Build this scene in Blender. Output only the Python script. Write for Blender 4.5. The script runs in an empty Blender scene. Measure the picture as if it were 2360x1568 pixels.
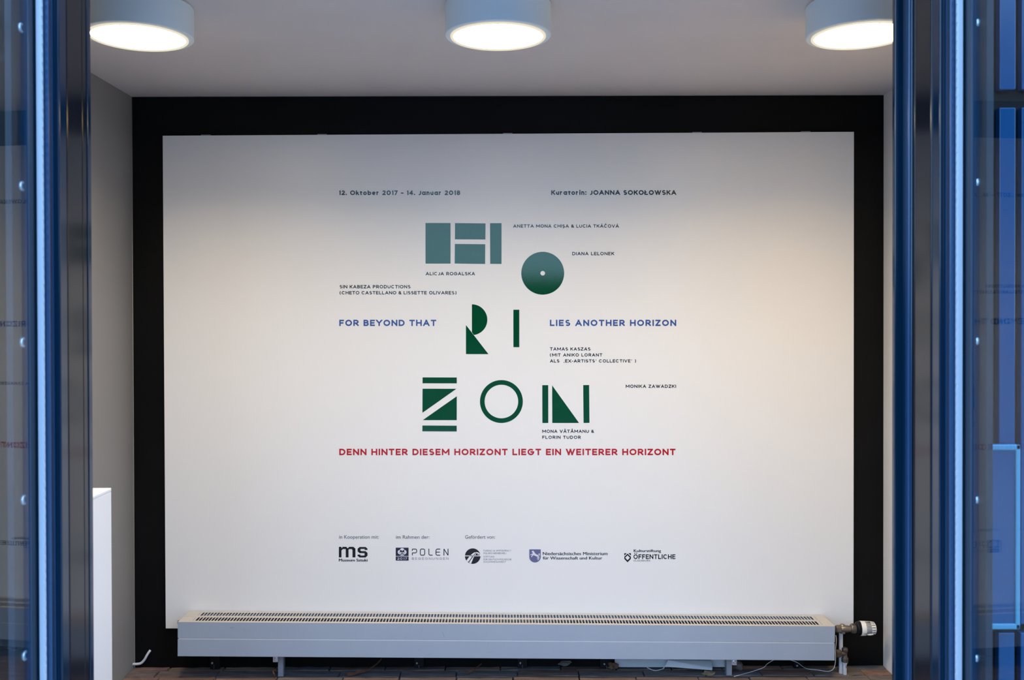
import bpy, bmesh, math, random
from mathutils import Vector, Matrix
random.seed(7)
sc = bpy.context.scene
COL = sc.collection
PI = math.pi

# ------------------------------------------------------------------ camera, sky, exposure
F, CX, CY, CZ = 2200.0, 1151.0, 742.0, 1.4625
PITCH, ROLL = -0.0078, 0.0023
FW = Vector((0, math.cos(PITCH), math.sin(PITCH)))
_up = Vector((0, -math.sin(PITCH), math.cos(PITCH))); _rt = Vector((1, 0, 0))
RT = _rt * math.cos(ROLL) - _up * math.sin(ROLL)
UP = _up * math.cos(ROLL) + _rt * math.sin(ROLL)
cam_d = bpy.data.cameras.new('camera'); cam = bpy.data.objects.new('camera', cam_d); COL.objects.link(cam)
M = Matrix.Identity(4)
for i in range(3):
    M[i][0] = RT[i]; M[i][1] = UP[i]; M[i][2] = -FW[i]
M[2][3] = CZ
cam.matrix_world = M
cam_d.sensor_width = 36; cam_d.sensor_fit = 'HORIZONTAL'
cam_d.lens = 36 * F / 2360
cam_d.shift_x = (1180 - CX) / 2360; cam_d.shift_y = -(784 - CY) / 2360
cam_d.clip_start = 0.02
cam_d.dof.use_dof = True; cam_d.dof.focus_distance = 3.95; cam_d.dof.aperture_fstop = 5.0
sc.camera = cam

world = bpy.data.worlds.new('dusk_sky'); sc.world = world; world.use_nodes = True
wn = world.node_tree; wn.nodes.clear()
wo = wn.nodes.new('ShaderNodeOutputWorld'); bg = wn.nodes.new('ShaderNodeBackground')
tc = wn.nodes.new('ShaderNodeTexCoord'); sep = wn.nodes.new('ShaderNodeSeparateXYZ'); rp = wn.nodes.new('ShaderNodeValToRGB')
rp.color_ramp.elements[0].position = 0.0; rp.color_ramp.elements[0].color = (0.44, 0.715, 1.0, 1)
rp.color_ramp.elements[1].position = 0.8; rp.color_ramp.elements[1].color = (0.30, 0.50, 0.95, 1)
wn.links.new(tc.outputs['Generated'], sep.inputs[0]); wn.links.new(sep.outputs['Z'], rp.inputs[0])
wn.links.new(rp.outputs[0], bg.inputs[0]); bg.inputs[1].default_value = 4.6
wn.links.new(bg.outputs[0], wo.inputs[0])
LAMP = 69.0
sc.view_settings.view_transform = 'Standard'; sc.view_settings.look = 'None'
sc.view_settings.gamma = 1; sc.view_settings.use_curve_mapping = False
sc.view_settings.exposure = 0.0

def U(px, py, Y):
    """point of the photograph (px, py) on the vertical plane at depth Y"""
    d = FW * F + RT * (px - CX) - UP * (py - CY)
    d = d * (Y / d.y)
    return Vector((d.x, Y, d.z + CZ))
def UF(px, py, z=0.0):
    """point of the photograph on the horizontal plane at height z"""
    d = FW * F + RT * (px - CX) - UP * (py - CY)
    d = d * ((z - CZ) / d.z)
    return Vector((d.x, d.y, z))
def lin(r, g, b):
    f = lambda c: (c / 255 / 12.92) if c / 255 <= 0.04045 else ((c / 255 + 0.055) / 1.055) ** 2.4
    return (f(r), f(g), f(b), 1)

# ------------------------------------------------------------------ materials
def mat(name, col, rough=0.5, metal=0.0, spec=0.5, noise=0.0, scale=20, bump=0.0, bscale=60, vary=0.0, stretch=None, rvar=0.0):
    m = bpy.data.materials.new(name); m.use_nodes = True
    n = m.node_tree; b = n.nodes['Principled BSDF']
    col = tuple(col[:3]) + (1,)
    b.inputs['Base Color'].default_value = col; b.inputs['Roughness'].default_value = rough
    b.inputs['Metallic'].default_value = metal; b.inputs['Specular IOR Level'].default_value = spec
    tcn = n.nodes.new('ShaderNodeTexCoord'); src = tcn.outputs['Object']
    if stretch:
        mp = n.nodes.new('ShaderNodeMapping'); mp.inputs['Scale'].default_value = stretch
        n.links.new(src, mp.inputs[0]); src = mp.outputs[0]
    if noise > 0 or vary > 0:
        tx = n.nodes.new('ShaderNodeTexNoise'); tx.inputs['Scale'].default_value = scale; tx.inputs['Detail'].default_value = 6
        n.links.new(src, tx.inputs['Vector'])
        mr = n.nodes.new('ShaderNodeMapRange'); mr.inputs['To Min'].default_value = 1 - noise; mr.inputs['To Max'].default_value = 1 + noise
        mr.inputs['From Min'].default_value = 0.25; mr.inputs['From Max'].default_value = 0.75
        n.links.new(tx.outputs[0], mr.inputs[0])
        val = mr.outputs[0]
        if vary > 0:
            oi = n.nodes.new('ShaderNodeObjectInfo'); m2 = n.nodes.new('ShaderNodeMapRange')
            m2.inputs['To Min'].default_value = 1 - vary; m2.inputs['To Max'].default_value = 1 + vary
            n.links.new(oi.outputs['Random'], m2.inputs[0])
            mu = n.nodes.new('ShaderNodeMath'); mu.operation = 'MULTIPLY'
            n.links.new(val, mu.inputs[0]); n.links.new(m2.outputs[0], mu.inputs[1]); val = mu.outputs[0]
        vm = n.nodes.new('ShaderNodeVectorMath'); vm.operation = 'SCALE'; vm.inputs[0].default_value = col[:3]
        n.links.new(val, vm.inputs['Scale']); n.links.new(vm.outputs[0], b.inputs['Base Color'])
        if rvar > 0:
            m3 = n.nodes.new('ShaderNodeMapRange'); m3.inputs['To Min'].default_value = rough; m3.inputs['To Max'].default_value = rough + rvar
            n.links.new(tx.outputs[0], m3.inputs[0]); n.links.new(m3.outputs[0], b.inputs['Roughness'])
    if bump > 0:
        t2 = n.nodes.new('ShaderNodeTexNoise'); t2.inputs['Scale'].default_value = bscale; t2.inputs['Detail'].default_value = 5
        n.links.new(src, t2.inputs['Vector'])
        bp = n.nodes.new('ShaderNodeBump'); bp.inputs['Strength'].default_value = bump; bp.inputs['Distance'].default_value = 0.003
        n.links.new(t2.outputs[0], bp.inputs['Height']); n.links.new(bp.outputs[0], b.inputs['Normal'])
    return m
def emit(name, col, s):
    m = bpy.data.materials.new(name); m.use_nodes = True; n = m.node_tree; n.nodes.clear()
    o = n.nodes.new('ShaderNodeOutputMaterial'); e = n.nodes.new('ShaderNodeEmission')
    e.inputs[0].default_value = tuple(col) + (1,); e.inputs[1].default_value = s
    n.links.new(e.outputs[0], o.inputs[0]); return m
def glass(name, tint=(0.90, 0.95, 0.965), ior=1.52):
    m = bpy.data.materials.new(name); m.use_nodes = True; n = m.node_tree; n.nodes.clear()
    o = n.nodes.new('ShaderNodeOutputMaterial'); t = n.nodes.new('ShaderNodeBsdfTransparent'); g = n.nodes.new('ShaderNodeBsdfGlossy')
    mx = n.nodes.new('ShaderNodeMixShader'); fr = n.nodes.new('ShaderNodeFresnel'); ge = n.nodes.new('ShaderNodeNewGeometry')
    mi = n.nodes.new('ShaderNodeMapRange'); mi.inputs['To Min'].default_value = ior; mi.inputs['To Max'].default_value = 1 / ior
    n.links.new(ge.outputs['Backfacing'], mi.inputs[0]); n.links.new(mi.outputs[0], fr.inputs[0])
    t.inputs[0].default_value = tint + (1,); g.inputs['Roughness'].default_value = 0.015; g.inputs[0].default_value = (1, 1, 1, 1)
    n.links.new(fr.outputs[0], mx.inputs[0]); n.links.new(t.outputs[0], mx.inputs[1]); n.links.new(g.outputs[0], mx.inputs[2])
    n.links.new(mx.outputs[0], o.inputs[0]); return m

def brickmat(name):
    m = mat(name, (0.2, 0.17, 0.15), 0.8, noise=0.45, scale=14, bump=0.9, bscale=45, stretch=(0.6, 2.2, 2))
    n = m.node_tree; b = n.nodes['Principled BSDF']
    old = b.inputs['Base Color'].links[0].from_node          # scaled vector
    oi = n.nodes.new('ShaderNodeObjectInfo'); r = n.nodes.new('ShaderNodeValToRGB')
    e = r.color_ramp.elements
    e[0].color = lin(112, 102, 96); e[1].position = 1.0; e[1].color = lin(124, 98, 86)
    for p, c in ((0.25, lin(98, 95, 96)), (0.5, lin(110, 88, 78)), (0.75, lin(104, 96, 90))):
        x = e.new(p); x.color = c
    n.links.new(oi.outputs['Random'], r.inputs[0]); n.links.new(r.outputs[0], old.inputs[0])
    return m

MT = dict(
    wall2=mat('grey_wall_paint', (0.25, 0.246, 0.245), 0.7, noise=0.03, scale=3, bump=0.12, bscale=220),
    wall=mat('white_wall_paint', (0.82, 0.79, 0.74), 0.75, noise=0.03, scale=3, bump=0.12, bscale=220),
    ceil=mat('ceiling_paint', (0.66, 0.63, 0.63), 0.8, noise=0.03, scale=4, bump=0.1, bscale=160),
    black=mat('black_panel_paint', (0.0045, 0.0046, 0.005), 0.45, spec=0.12, noise=0.35, scale=2.5, bump=0.15, bscale=90),
    board=mat('white_board', (0.80, 0.80, 0.79), 0.34, spec=0.35, noise=0.012, scale=2),
    green=mat('green_vinyl', lin(0, 71, 41), 0.05, spec=0.42, noise=0.04, scale=30, bump=0.012, bscale=300),
    blue=mat('blue_vinyl', lin(52, 84, 152), 0.2, spec=0.5),
    red=mat('red_vinyl', lin(176, 22, 30), 0.25, spec=0.4),
    ink=mat('black_vinyl', (0.008, 0.008, 0.009), 0.22, spec=0.5),
    grey_ink=mat('grey_vinyl', lin(120, 122, 132), 0.3),
    thin_ink=mat('dark_grey_vinyl', lin(70, 70, 76), 0.3),
    navy_ink=mat('navy_vinyl', lin(32, 32, 54), 0.3),
    slate_ink=mat('slate_violet_vinyl', lin(100, 102, 142), 0.3),
    white_ink=mat('pale_print', lin(222, 222, 230), 0.35),
    rad=mat('radiator_enamel_sky_tint', lin(160, 172, 188), 0.38, noise=0.03, scale=5, bump=0.05, bscale=120),  # blue skylight on the front mixed into the enamel colour
    radtop=mat('radiator_grille_enamel_lamp_tint', lin(192, 186, 176), 0.4, noise=0.04, scale=9),  # same enamel, with the lamps' warm light on top put into the colour
    fin=mat('convector_fin_metal', lin(92, 104, 128), 0.45, metal=0.3),
    drum=mat('lamp_housing_enamel', lin(226, 238, 240), 0.35, noise=0.02, scale=8),
    ring=emit('glowing_diffuser_rim', (1.0, 0.90, 0.70), 0.85),
    plinth=mat('white_lacquer', (0.80, 0.80, 0.80), 0.30, noise=0.015, scale=2),
    navy=mat('navy_frame_lacquer', lin(3, 32, 52), 0.14, spec=0.6),
    blueface=mat('blue_frame_lacquer', lin(28, 64, 98), 0.2, spec=0.6),
    jamb=mat('anthracite_frame_lacquer', lin(24, 25, 30), 0.13, spec=0.40, bump=0.01, bscale=8),
    gasket=mat('rubber_gasket', (0.004, 0.012, 0.03), 0.4),
    spacer=mat('perforated_aluminium_spacer', lin(186, 200, 212), 0.35, metal=0.2),
    teal=mat('dark_teal_seal', lin(2, 24, 40), 0.3),
    sealblue=mat('blue_seal_line', lin(14, 50, 76), 0.3),
    strip=mat('grey_blue_bead', lin(40, 46, 56), 0.4, spec=0.3),
    screw=mat('steel_screw', lin(226, 232, 240), 0.25, metal=0.7),
    facade=mat('dark_facade_metal', lin(14, 14, 16), 0.5, spec=0.15, noise=0.1, scale=3),
    reflblue=mat('blue_reflection_panel', lin(14, 70, 112), 0.15, noise=0.05, scale=4),  # reflected blue put into the base colour
    reflcyan=mat('pale_cyan_reflection', lin(84, 146, 170), 0.3),
    conc=mat('street_render', lin(52, 55, 58), 0.9, noise=0.15, scale=0.6),
    ground=mat('asphalt', lin(62, 64, 66), 0.9, noise=0.2, scale=6, bump=0.3),
    paving=mat('pale_bounce_paving', lin(158, 158, 156), 0.9, noise=0.12, scale=4, bump=0.2),
    scuff=mat('dark_scuff', lin(92, 96, 106), 0.6), faint_scuff=mat('faint_scuff', lin(140, 152, 172), 0.6),
    bed=mat('sand_bed', lin(38, 34, 31), 0.95, noise=0.3, scale=40, bump=0.5),
    brick=brickmat('paving_brick'),
    pipe=mat('chipped_pipe_paint', lin(206, 208, 214), 0.4, noise=0.06, scale=40),
    brass=mat('dull_nickel_brass', lin(136, 126, 116), 0.42, metal=0.75, noise=0.15, scale=60),
    dbrass=mat('tarnished_brass', lin(98, 88, 82), 0.5, metal=0.6, noise=0.25, scale=60),
    head=mat('cream_plastic', lin(236, 233, 226), 0.35),
    dark=mat('black_plastic', (0.005, 0.0055, 0.007), 0.5, spec=0.25),
    cable=mat('white_cable_sheath', lin(214, 214, 218), 0.45, noise=0.05, scale=60),
    steel=mat('galvanised_steel', lin(146, 152, 164), 0.4, metal=0.35, noise=0.1, scale=60),
    legmat=mat('grey_leg_paint', lin(152, 152, 158), 0.45),
    leaf=mat('dry_leaf', lin(96, 68, 50), 0.8, noise=0.4, scale=60, bump=0.6),
    leaf2=mat('pale_dry_leaf', lin(130, 112, 84), 0.8, noise=0.35, scale=60, bump=0.6),
    stone=mat('grey_mortar_lump', lin(104, 100, 96), 0.9, noise=0.3, scale=50, bump=0.8),
    board2=mat('white_melamine', lin(196, 200, 206), 0.45),
    glass=glass('door_glass'), glass_ar=glass('low_reflection_door_glass', ior=1.22),
)

# ------------------------------------------------------------------ builders
def link(name, bm, m, parent=None, smooth=False, kind=None, label=None):
    me = bpy.data.meshes.new(name)
    bmesh.ops.recalc_face_normals(bm, faces=bm.faces[:])
    bm.to_mesh(me); bm.free()
    o = bpy.data.objects.new(name, me); COL.objects.link(o)
    if m is not None: me.materials.append(m)
    if smooth:
        for p in me.polygons: p.use_smooth = True
        try: me.set_sharp_from_angle(angle=math.radians(38))
        except Exception: pass
    if parent is not None: o.parent = parent
    if kind: o['kind'] = kind
    if label: o['label'] = label
    return o
def thing(name, label, cat, loc=(0, 0, 0), rot=(0, 0, 0), group=None):
    o = bpy.data.objects.new(name, None); COL.objects.link(o)
    o.location = loc; o.rotation_euler = rot; o['label'] = label; o['category'] = cat
    o.empty_display_size = 0.05
    if group: o['group'] = group
    return o
def tag(o, label, cat, group=None):
    o['label'] = label; o['category'] = cat
    if group: o['group'] = group
    return o
def NB(): return bmesh.new()
def box(bm, x0, x1, y0, y1, z0, z1, bev=0.0):
    v = [bm.verts.new(p) for p in ((x0, y0, z0), (x1, y0, z0), (x1, y1, z0), (x0, y1, z0), (x0, y0, z1), (x1, y0, z1), (x1, y1, z1), (x0, y1, z1))]
    fs = [bm.faces.new([v[i] for i in q]) for q in ((0, 3, 2, 1), (4, 5, 6, 7), (0, 1, 5, 4), (1, 2, 6, 5), (2, 3, 7, 6), (3, 0, 4, 7))]
    if bev > 0:
        es = list({e for f in fs for e in f.edges})
        bmesh.ops.bevel(bm, geom=es, offset=bev, segments=2, affect='EDGES', profile=0.5)
    return bm
def bx(*a, **k): return box(NB(), *a, **k)
def lathe(bm, prof, n=32, mtx=Matrix.Identity(4), cap=True):
    """prof: list of (r, h) along local z"""
    rings = []
    for r, h in prof:
        rings.append([bm.verts.new(mtx @ Vector((r * math.cos(2 * PI * i / n), r * math.sin(2 * PI * i / n), h))) for i in range(n)])
    for a, b in zip(rings, rings[1:]):
        for i in range(n):
            bm.faces.new((a[i], a[(i + 1) % n], b[(i + 1) % n], b[i]))
    if cap:
        bm.faces.new(rings[0][::-1]); bm.faces.new(rings[-1])
    return bm
def tube(bm, pts, r, n=10):
    pts = [Vector(p) for p in pts]; rings = []; prev = None
    for i, p in enumerate(pts):
        t = (pts[min(i + 1, len(pts) - 1)] - pts[max(i - 1, 0)]).normalized()
        a = prev if prev is not None else (Vector((0, 0, 1)) if abs(t.z) < 0.9 else Vector((1, 0, 0)))
        s = (a - t * a.dot(t)).normalized(); prev = s; u = t.cross(s)
        rr = r[i] if isinstance(r, (list, tuple)) else r
        rings.append([bm.verts.new(p + s * rr * math.cos(2 * PI * k / n) + u * rr * math.sin(2 * PI * k / n)) for k in range(n)])
    for a, b in zip(rings, rings[1:]):
        for k in range(n): bm.faces.new((a[k], a[(k + 1) % n], b[(k + 1) % n], b[k]))
    bm.faces.new(rings[0][::-1]); bm.faces.new(rings[-1]); return bm
def smoothpath(pts, k=6):
    P = [Vector(p) for p in pts]; out = []
    for i in range(len(P) - 1):
        p0, p1, p2, p3 = P[max(i - 1, 0)], P[i], P[i + 1], P[min(i + 2, len(P) - 1)]
        for j in range(k):
            t = j / k
            out.append(0.5 * ((2 * p1) + (p2 - p0) * t + (2 * p0 - 5 * p1 + 4 * p2 - p3) * t * t + (3 * p1 - p0 - 3 * p2 + p3) * t ** 3))
    out.append(P[-1]); return out
def S(name, bm, m, parent=None, **k):
    return link(name, bm, m, parent, kind=('structure' if parent is None else None), **k)

# ------------------------------------------------------------------ room shell
XL, XR, YB, ZC = -1.5205, 1.592, 3.96, 2.3675
YF = 2.29
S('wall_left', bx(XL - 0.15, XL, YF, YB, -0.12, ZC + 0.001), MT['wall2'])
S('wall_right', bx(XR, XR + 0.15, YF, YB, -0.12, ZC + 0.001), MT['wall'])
S('wall_back', bx(XL - 0.15, XR + 0.15, YB, YB + 0.2, -0.1, ZC + 0.1), MT['wall'])
S('ceiling', bx(XL - 0.15, XR + 0.15, YF - 0.1, YB, ZC, ZC + 0.2), MT['ceil'])
# painted black lining of the back wall, stopping just short of the left corner
S('trim_1', bx(XL + 0.0028, XR - 0.0004, YB - 0.004, YB, -0.05, ZC - 0.002), MT['black'])

# floor of old paving bricks: a bedding slab and bricks
fl = bpy.data.objects.new('floor', None); 
fb = bx(XL, XR, YF - 0.1, YB, -0.12, -0.0125)
floor = S('floor', fb, MT['bed'])
protos = []
def brick_mesh(L, W, seed):
    rnd = random.Random(seed); bm = NB()
    nx = 5; top = []; bot = []
    h = 0.05
    rows = []
    for zi, (ins, z) in enumerate(((0, -h), (0, -0.006), (0.0022, 0.0))):
        ring = []
        for i in range(nx + 1):
            x = -L / 2 + ins + (L - 2 * ins) * i / nx
            ring.append((x + rnd.uniform(-1, 1) * 0.0015 * (zi > 0), -W / 2 + ins + rnd.uniform(-1, 1) * 0.0022 * (zi > 0), z + rnd.uniform(-1, 1) * 0.0012 * (zi == 2)))
        for i in range(nx + 1):
            x = L / 2 - ins - (L - 2 * ins) * i / nx
            ring.append((x + rnd.uniform(-1, 1) * 0.0015 * (zi > 0), W / 2 - ins + rnd.uniform(-1, 1) * 0.0022 * (zi > 0), z + rnd.uniform(-1, 1) * 0.0012 * (zi == 2)))
        rows.append([bm.verts.new(p) for p in ring])
    N = len(rows[0])
    for a, b in zip(rows, rows[1:]):
        for i in range(N): bm.faces.new((a[i], a[(i + 1) % N], b[(i + 1) % N], b[i]))
    t = rows[-1]
    for i in range(nx): bm.faces.new((t[i], t[i + 1], t[N - 2 - i], t[N - 1 - i]))
    me = bpy.data.meshes.new('brick'); bmesh.ops.recalc_face_normals(bm, faces=bm.faces[:]); bm.to_mesh(me); bm.free()
    me.materials.append(MT['brick']); return me
lens = [0.205, 0.225, 0.245, 0.262]
bank = {(i, s): brick_mesh(L, 0.0665, 10 * i + s) for i, L in enumerate(lens) for s in range(3)}
rest = NB(); count = 0
row = 0; y = YB - 0.0045
while y > YF + 0.02:
    W = 0.0665 if row else 0.036; sy = W / 0.0665; yc = y - W / 2
    x = XL + 0.002 - random.uniform(0.02, 0.2)
    while x < XR - 0.03:
        i = random.choice([0, 1, 1, 2, 2, 3]); L = lens[i]
        x0 = max(x, XL + 0.002); x1 = min(x + L, XR - 0.002)
        if x1 - x0 > 0.03:
            cx = (x0 + x1) / 2; sx = (x1 - x0) / L
            if count < 295:
                o = bpy.data.objects.new('brick', bank[(i, random.randrange(3))]); COL.objects.link(o)
                o.parent = floor; o.location = (cx, yc, random.uniform(-0.003, 0.0)); o.scale = (sx, sy, 1)
                o.rotation_euler = (random.uniform(-0.006, 0.006), random.uniform(-0.006, 0.006), random.uniform(-0.004, 0.004) if sx > 0.98 else 0)
                count += 1
            else:
                box(rest, x0, x1, yc - W / 2, yc + W / 2, -0.05, random.uniform(-0.004, -0.001))
        x += L + 0.0035
    y -= W + 0.003; row += 1
if len(rest.verts):
    r = link('brick_paving', rest, MT['brick'], floor, kind='stuff')
else: rest.free()
fl_dummy = fl; bpy.data.objects.remove(fl_dummy)

# ------------------------------------------------------------------ outside: ground, street wall, house across
S('ground', bx(-60, 60, -60, YF - 0.1, -0.12, -0.02), MT['ground'])
S('bounce_pavement', bx(-6, 6, -4.5, YF - 0.1, -0.1, -0.012), MT['paving'])  # unseen pale apron added to bounce daylight up onto the board
S('wall_street', bx(-60, 5.5, -40.4, -40, -0.02, 3.3), MT['conc'])
S('wall_across', bx(5.5, 30, -52, -40, -0.02, 16), MT['conc'])

# ------------------------------------------------------------------ shop-front: facade, header, jambs, door leaves
S('wall_front', bx(-3.2, -1.02, YF, YF + 0.06, -0.1, 3.4), MT['facade'])
ret = S('wall_front_right', bx(0.97, 3.2, YF, YF + 0.06, -0.1, 3.4), MT['facade'])
S('wall_front_header', bx(-1.02, 0.97, YF, YF + 0.06, 2.31, 3.4), MT['facade'])
S('trim_2', bx(-1.02, 0.97, 1.95, YF, 2.31, 2.36), MT['navy'])
# shop-front glazing beside the right leaf; its reflections built as blue-coloured panels
def X_at(px, Y): return (px - CX) * Y / F
zc0, zc1 = U(2320, 248, 2.27).z, U(2320, 206, 2.27).z
for z0, z1 in ((-0.02, 0.70), (0.72, zc0), (zc1, 3.3)):
    for x0, x1 in ((X_at(2303, 2.27), X_at(2340, 2.27)), (X_at(2354, 2.27), 1.75), (1.77, 2.45), (2.47, 3.15)):
        link('reflection_panel', bx(x0, x1, 2.27, 2.29, z0, z1, bev=0.002), MT['reflblue'], ret)
def Y_at(px, X): return X * F / (px - CX)
ZT = 2.31
def strip(name, m, parent, x0, x1, y0, y1, z0=-0.02, z1=ZT, bev=0.0015, label=None):
    return link(name, bx(min(x0, x1), max(x0, x1), min(y0, y1), max(y0, y1), z0, z1, bev=bev), m, parent, label=label)

def wedge(name, m, parent, pts):
    b = NB(); lo = [b.verts.new((x, y, -0.02)) for x, y in pts]; hi = [b.verts.new((x, y, ZT)) for x, y in pts]
    b.faces.new(lo); b.faces.new(hi[::-1]); n = len(pts)
    for i in range(n): b.faces.new((lo[i], lo[(i + 1) % n], hi[(i + 1) % n], hi[i]))
    return link(name, b, m, parent)

def leaf(side):
    """one glazed leaf standing open, square to the shop-front; side -1 left, +1 right"""
    s = side
    e = bpy.data.objects.new('door_1' if s < 0 else 'door_2', None); COL.objects.link(e); e['kind'] = 'structure'
    e.empty_display_size = 0.05
    if s < 0:
        pj = [(202, 192), (192, 157.5), (156.5, 140)]; pe1 = (140, 115); pe2 = (115, 99); psp = (99, 86); pte = (86, 70); pli = (70, 66); pbd = (66, 30)
    else:
        pj = [(2104, 2108), (2108, 2145), (2149, 2165)]; pe1 = (2165, 2189); pe2 = (2189, 2206); psp = (2206, 2219); pte = (2219, 2236); pli = (2236, 2241); pbd = (2241, 2273)
    XJ = 0.905 * s
    # hinge side jamb: faces into the doorway
    Ya, Yb = Y_at(pj[0][0], XJ), Y_at(pj[2][1], XJ)
    strip('jamb', MT['jamb'], e, XJ, XJ + 0.055 * s, Ya - 0.001, Y_at(pj[1][0], XJ) + 0.001, label='dark glossy frame profile')
    strip('jamb', MT['jamb'], e, XJ, XJ + 0.055 * s, Y_at(pj[1][1], XJ), Y_at(pj[1][0], XJ), bev=0.0025)
    strip('jamb', MT['jamb'], e, XJ, XJ + 0.055 * s, Yb, Y_at(pj[2][0], XJ), bev=0.0025)
    strip('shadow_gap', MT['blueface'], e, XJ + 0.003 * s, XJ + 0.05 * s, Yb + 0.01, Ya - 0.01, bev=0)
    if s < 0:
        strip('stop_bead', MT['navy'], e, XJ + 0.0015, XJ + 0.055 * s, Ya + 0.002, Ya + 0.02)
    else:
        # wider fixed post on this side, with a bright rounded edge
        x0, x1 = X_at(2062, 2.13), X_at(2093, 2.13)
        strip('post', MT['navy'], e, x0, x1, 2.13, 2.145, bev=0.002, label='flat navy post beside the dark frame')
        strip('post_edge', MT['blueface'], e, X_at(2093, 2.115), X_at(2103, 2.115), 2.115, 2.145, bev=0.003)
        strip('shadow_gap', MT['gasket'], e, X_at(2103, 2.12), X_at(2109, 2.12), 2.12, 2.145, bev=0)
        wedge('jamb_lining', MT['jamb'], e, [(x0 + 0.004, 2.146), (0.971, 2.29), (1.02, 2.29), (0.95, 2.146)])
    if s < 0:
        wedge('jamb_lining', MT['jamb'], e, [(-0.908, Ya + 0.004), (-1.021, 2.35), (-1.10, 2.35), (-0.99, Ya + 0.004)])
    # edges of the leaf frame that face the street
    Y1 = Yb - 0.012
    strip('frame_edge', MT['navy'], e, X_at(pe1[0], Y1), X_at(pe1[1], Y1) + 0.03 * s, Y1, Yb + 0.02, bev=0.002, label='navy frame edge')
    Y2 = Y1 - 0.022
    strip('frame_edge', MT['blueface'], e, X_at(pe2[0], Y2), X_at(pe2[1], Y2) + 0.02 * s, Y2, Y1 - 0.001, bev=0.002, label='lighter blue frame edge')
    strip('gasket', MT['gasket'], e, X_at(pe2[0], Y2) - 0.001 * s, X_at(pe2[0], Y2) + 0.003 * s, Y2 + 0.004, Y2 + 0.01, bev=0)
    # insulating glass: spacer seen through the pane, dark seal, bead with screws
    Y3 = Y2 - 0.012
    sx0, sx1 = X_at(psp[0], Y3), X_at(psp[1], Y3)
    sp = strip('glass_spacer', MT['spacer'], e, sx0, sx1, Y3, Y3 + 0.008, bev=0.001, label='bright perforated metal spacer strip')
    hb = NB(); z = 0.0
    xe = sx0
    while z < ZT:
        box(hb, min(xe, xe - 0.0016 * s), max(xe, xe - 0.0016 * s), Y3 - 0.0005, Y3 + 0.004, z, z + 0.010); z += 0.0186
    link('spacer_teeth', hb, MT['spacer'], sp, kind='stuff')
    # the glazed leaf itself, standing a few degrees wider than square
    XG = sx1 + 0.003 * s; Y0 = Y3 + 0.002; PH = math.radians(5.3 if s < 0 else 2.5)
    MX = Matrix.Translation((XG, Y0, 0)) @ Matrix.Rotation(s * PH, 4, 'Z')
    def uu(px, off=0.0):
        k = (px - CX) / F; ox = XG + s * math.cos(PH) * off; oy = Y0 + math.sin(PH) * off
        return (k * oy - ox) / (s * math.sin(PH) + k * math.cos(PH))
    def lstrip(name, m, parent, o0, o1, u0, u1, z0=-0.02, z1=ZT, bev=0.001, label=None):
        b = box(NB(), min(s * o0, s * o1), max(s * o0, s * o1), -max(u0, u1), -min(u0, u1), z0, z1, bev=bev)
        b.transform(MX); return link(name, b, m, parent, label=label)
    lstrip('edge_seal', MT['teal'], e, 0, 0.02, uu(pte[0]), uu(pte[1]), label='dark teal edge seal')
    lstrip('seal_line', MT['sealblue'], e, -0.0005, 0.02, uu(pli[0]) + 0.0002, uu(pli[1]), bev=0.0005)
    OB = 0.012
    bead = lstrip('glazing_bead', MT['strip'], e, OB, OB + 0.014, uu(pbd[0], OB), uu(pbd[1], OB), label='grey blue glazing bead with screws')
    for py in ((62, 427, 787, 1150, 1509) if s < 0 else (57, 424, 789, 1154, 1518)):
        u = uu(52 if s < 0 else 2250, OB)
        pos = MX @ Vector((s * OB, -u, 0)); p = U(CX, py, pos.y)
        b = NB(); mt = Matrix.Translation((pos.x, pos.y, p.z)) @ Matrix.Rotation(s * PH, 4, 'Z') @ Matrix.Rotation(-PI / 2 * s, 4, 'Y')
        lathe(b, [(0.0105, 0), (0.0105, 0.0025), (0.009, 0.004), (0.0055, 0.004), (0.0045, 0.0015), (0.0, 0.0012)], 20, mt, cap=False)
        link('screw', b, MT['screw'], bead, smooth=True)
    lstrip('glass_pane', MT['glass'] if s < 0 else MT['glass_ar'], e, 0.001, 0.007, 0.016, 0.80, z0=0.062, z1=ZT - 0.08, bev=0)
    lstrip('frame_edge', MT['navy'], e, -0.012, 0.025, 0.80, 0.87)
    lstrip('bottom_rail', MT['navy'], e, 0, 0.011, uu(pbd[1]), 0.80, z1=0.06)
    lstrip('top_rail', MT['navy'], e, 0, 0.011, uu(pbd[1]), 0.80, z0=ZT - 0.08)
    return e
leaf(-1); leaf(1)

# pale framed box added to stand in for a reflected window frame
refl = thing('window_reflection', 'pale cyan framed blue stand-in for a reflected window behind the right glass', 'box')
Yx = 2.245
a = U(2290, 1025, Yx); b = U(2352, 1452, Yx)
link('reflection_body', bx(a.x - 0.02, b.x - 0.001, Yx + 0.004, 2.27, b.z + 0.001, a.z - 0.001), MT['reflblue'], refl)
for (x0, x1, z0, z1) in ((a.x - 0.02, b.x, a.z - 0.014, a.z), (a.x - 0.02, b.x, b.z, b.z + 0.014), (b.x - 0.012, b.x, b.z, a.z)):
    link('reflection_frame', bx(x0, x1, Yx, Yx + 0.012, z0, z1, bev=0.003), MT['reflcyan'], refl)

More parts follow.
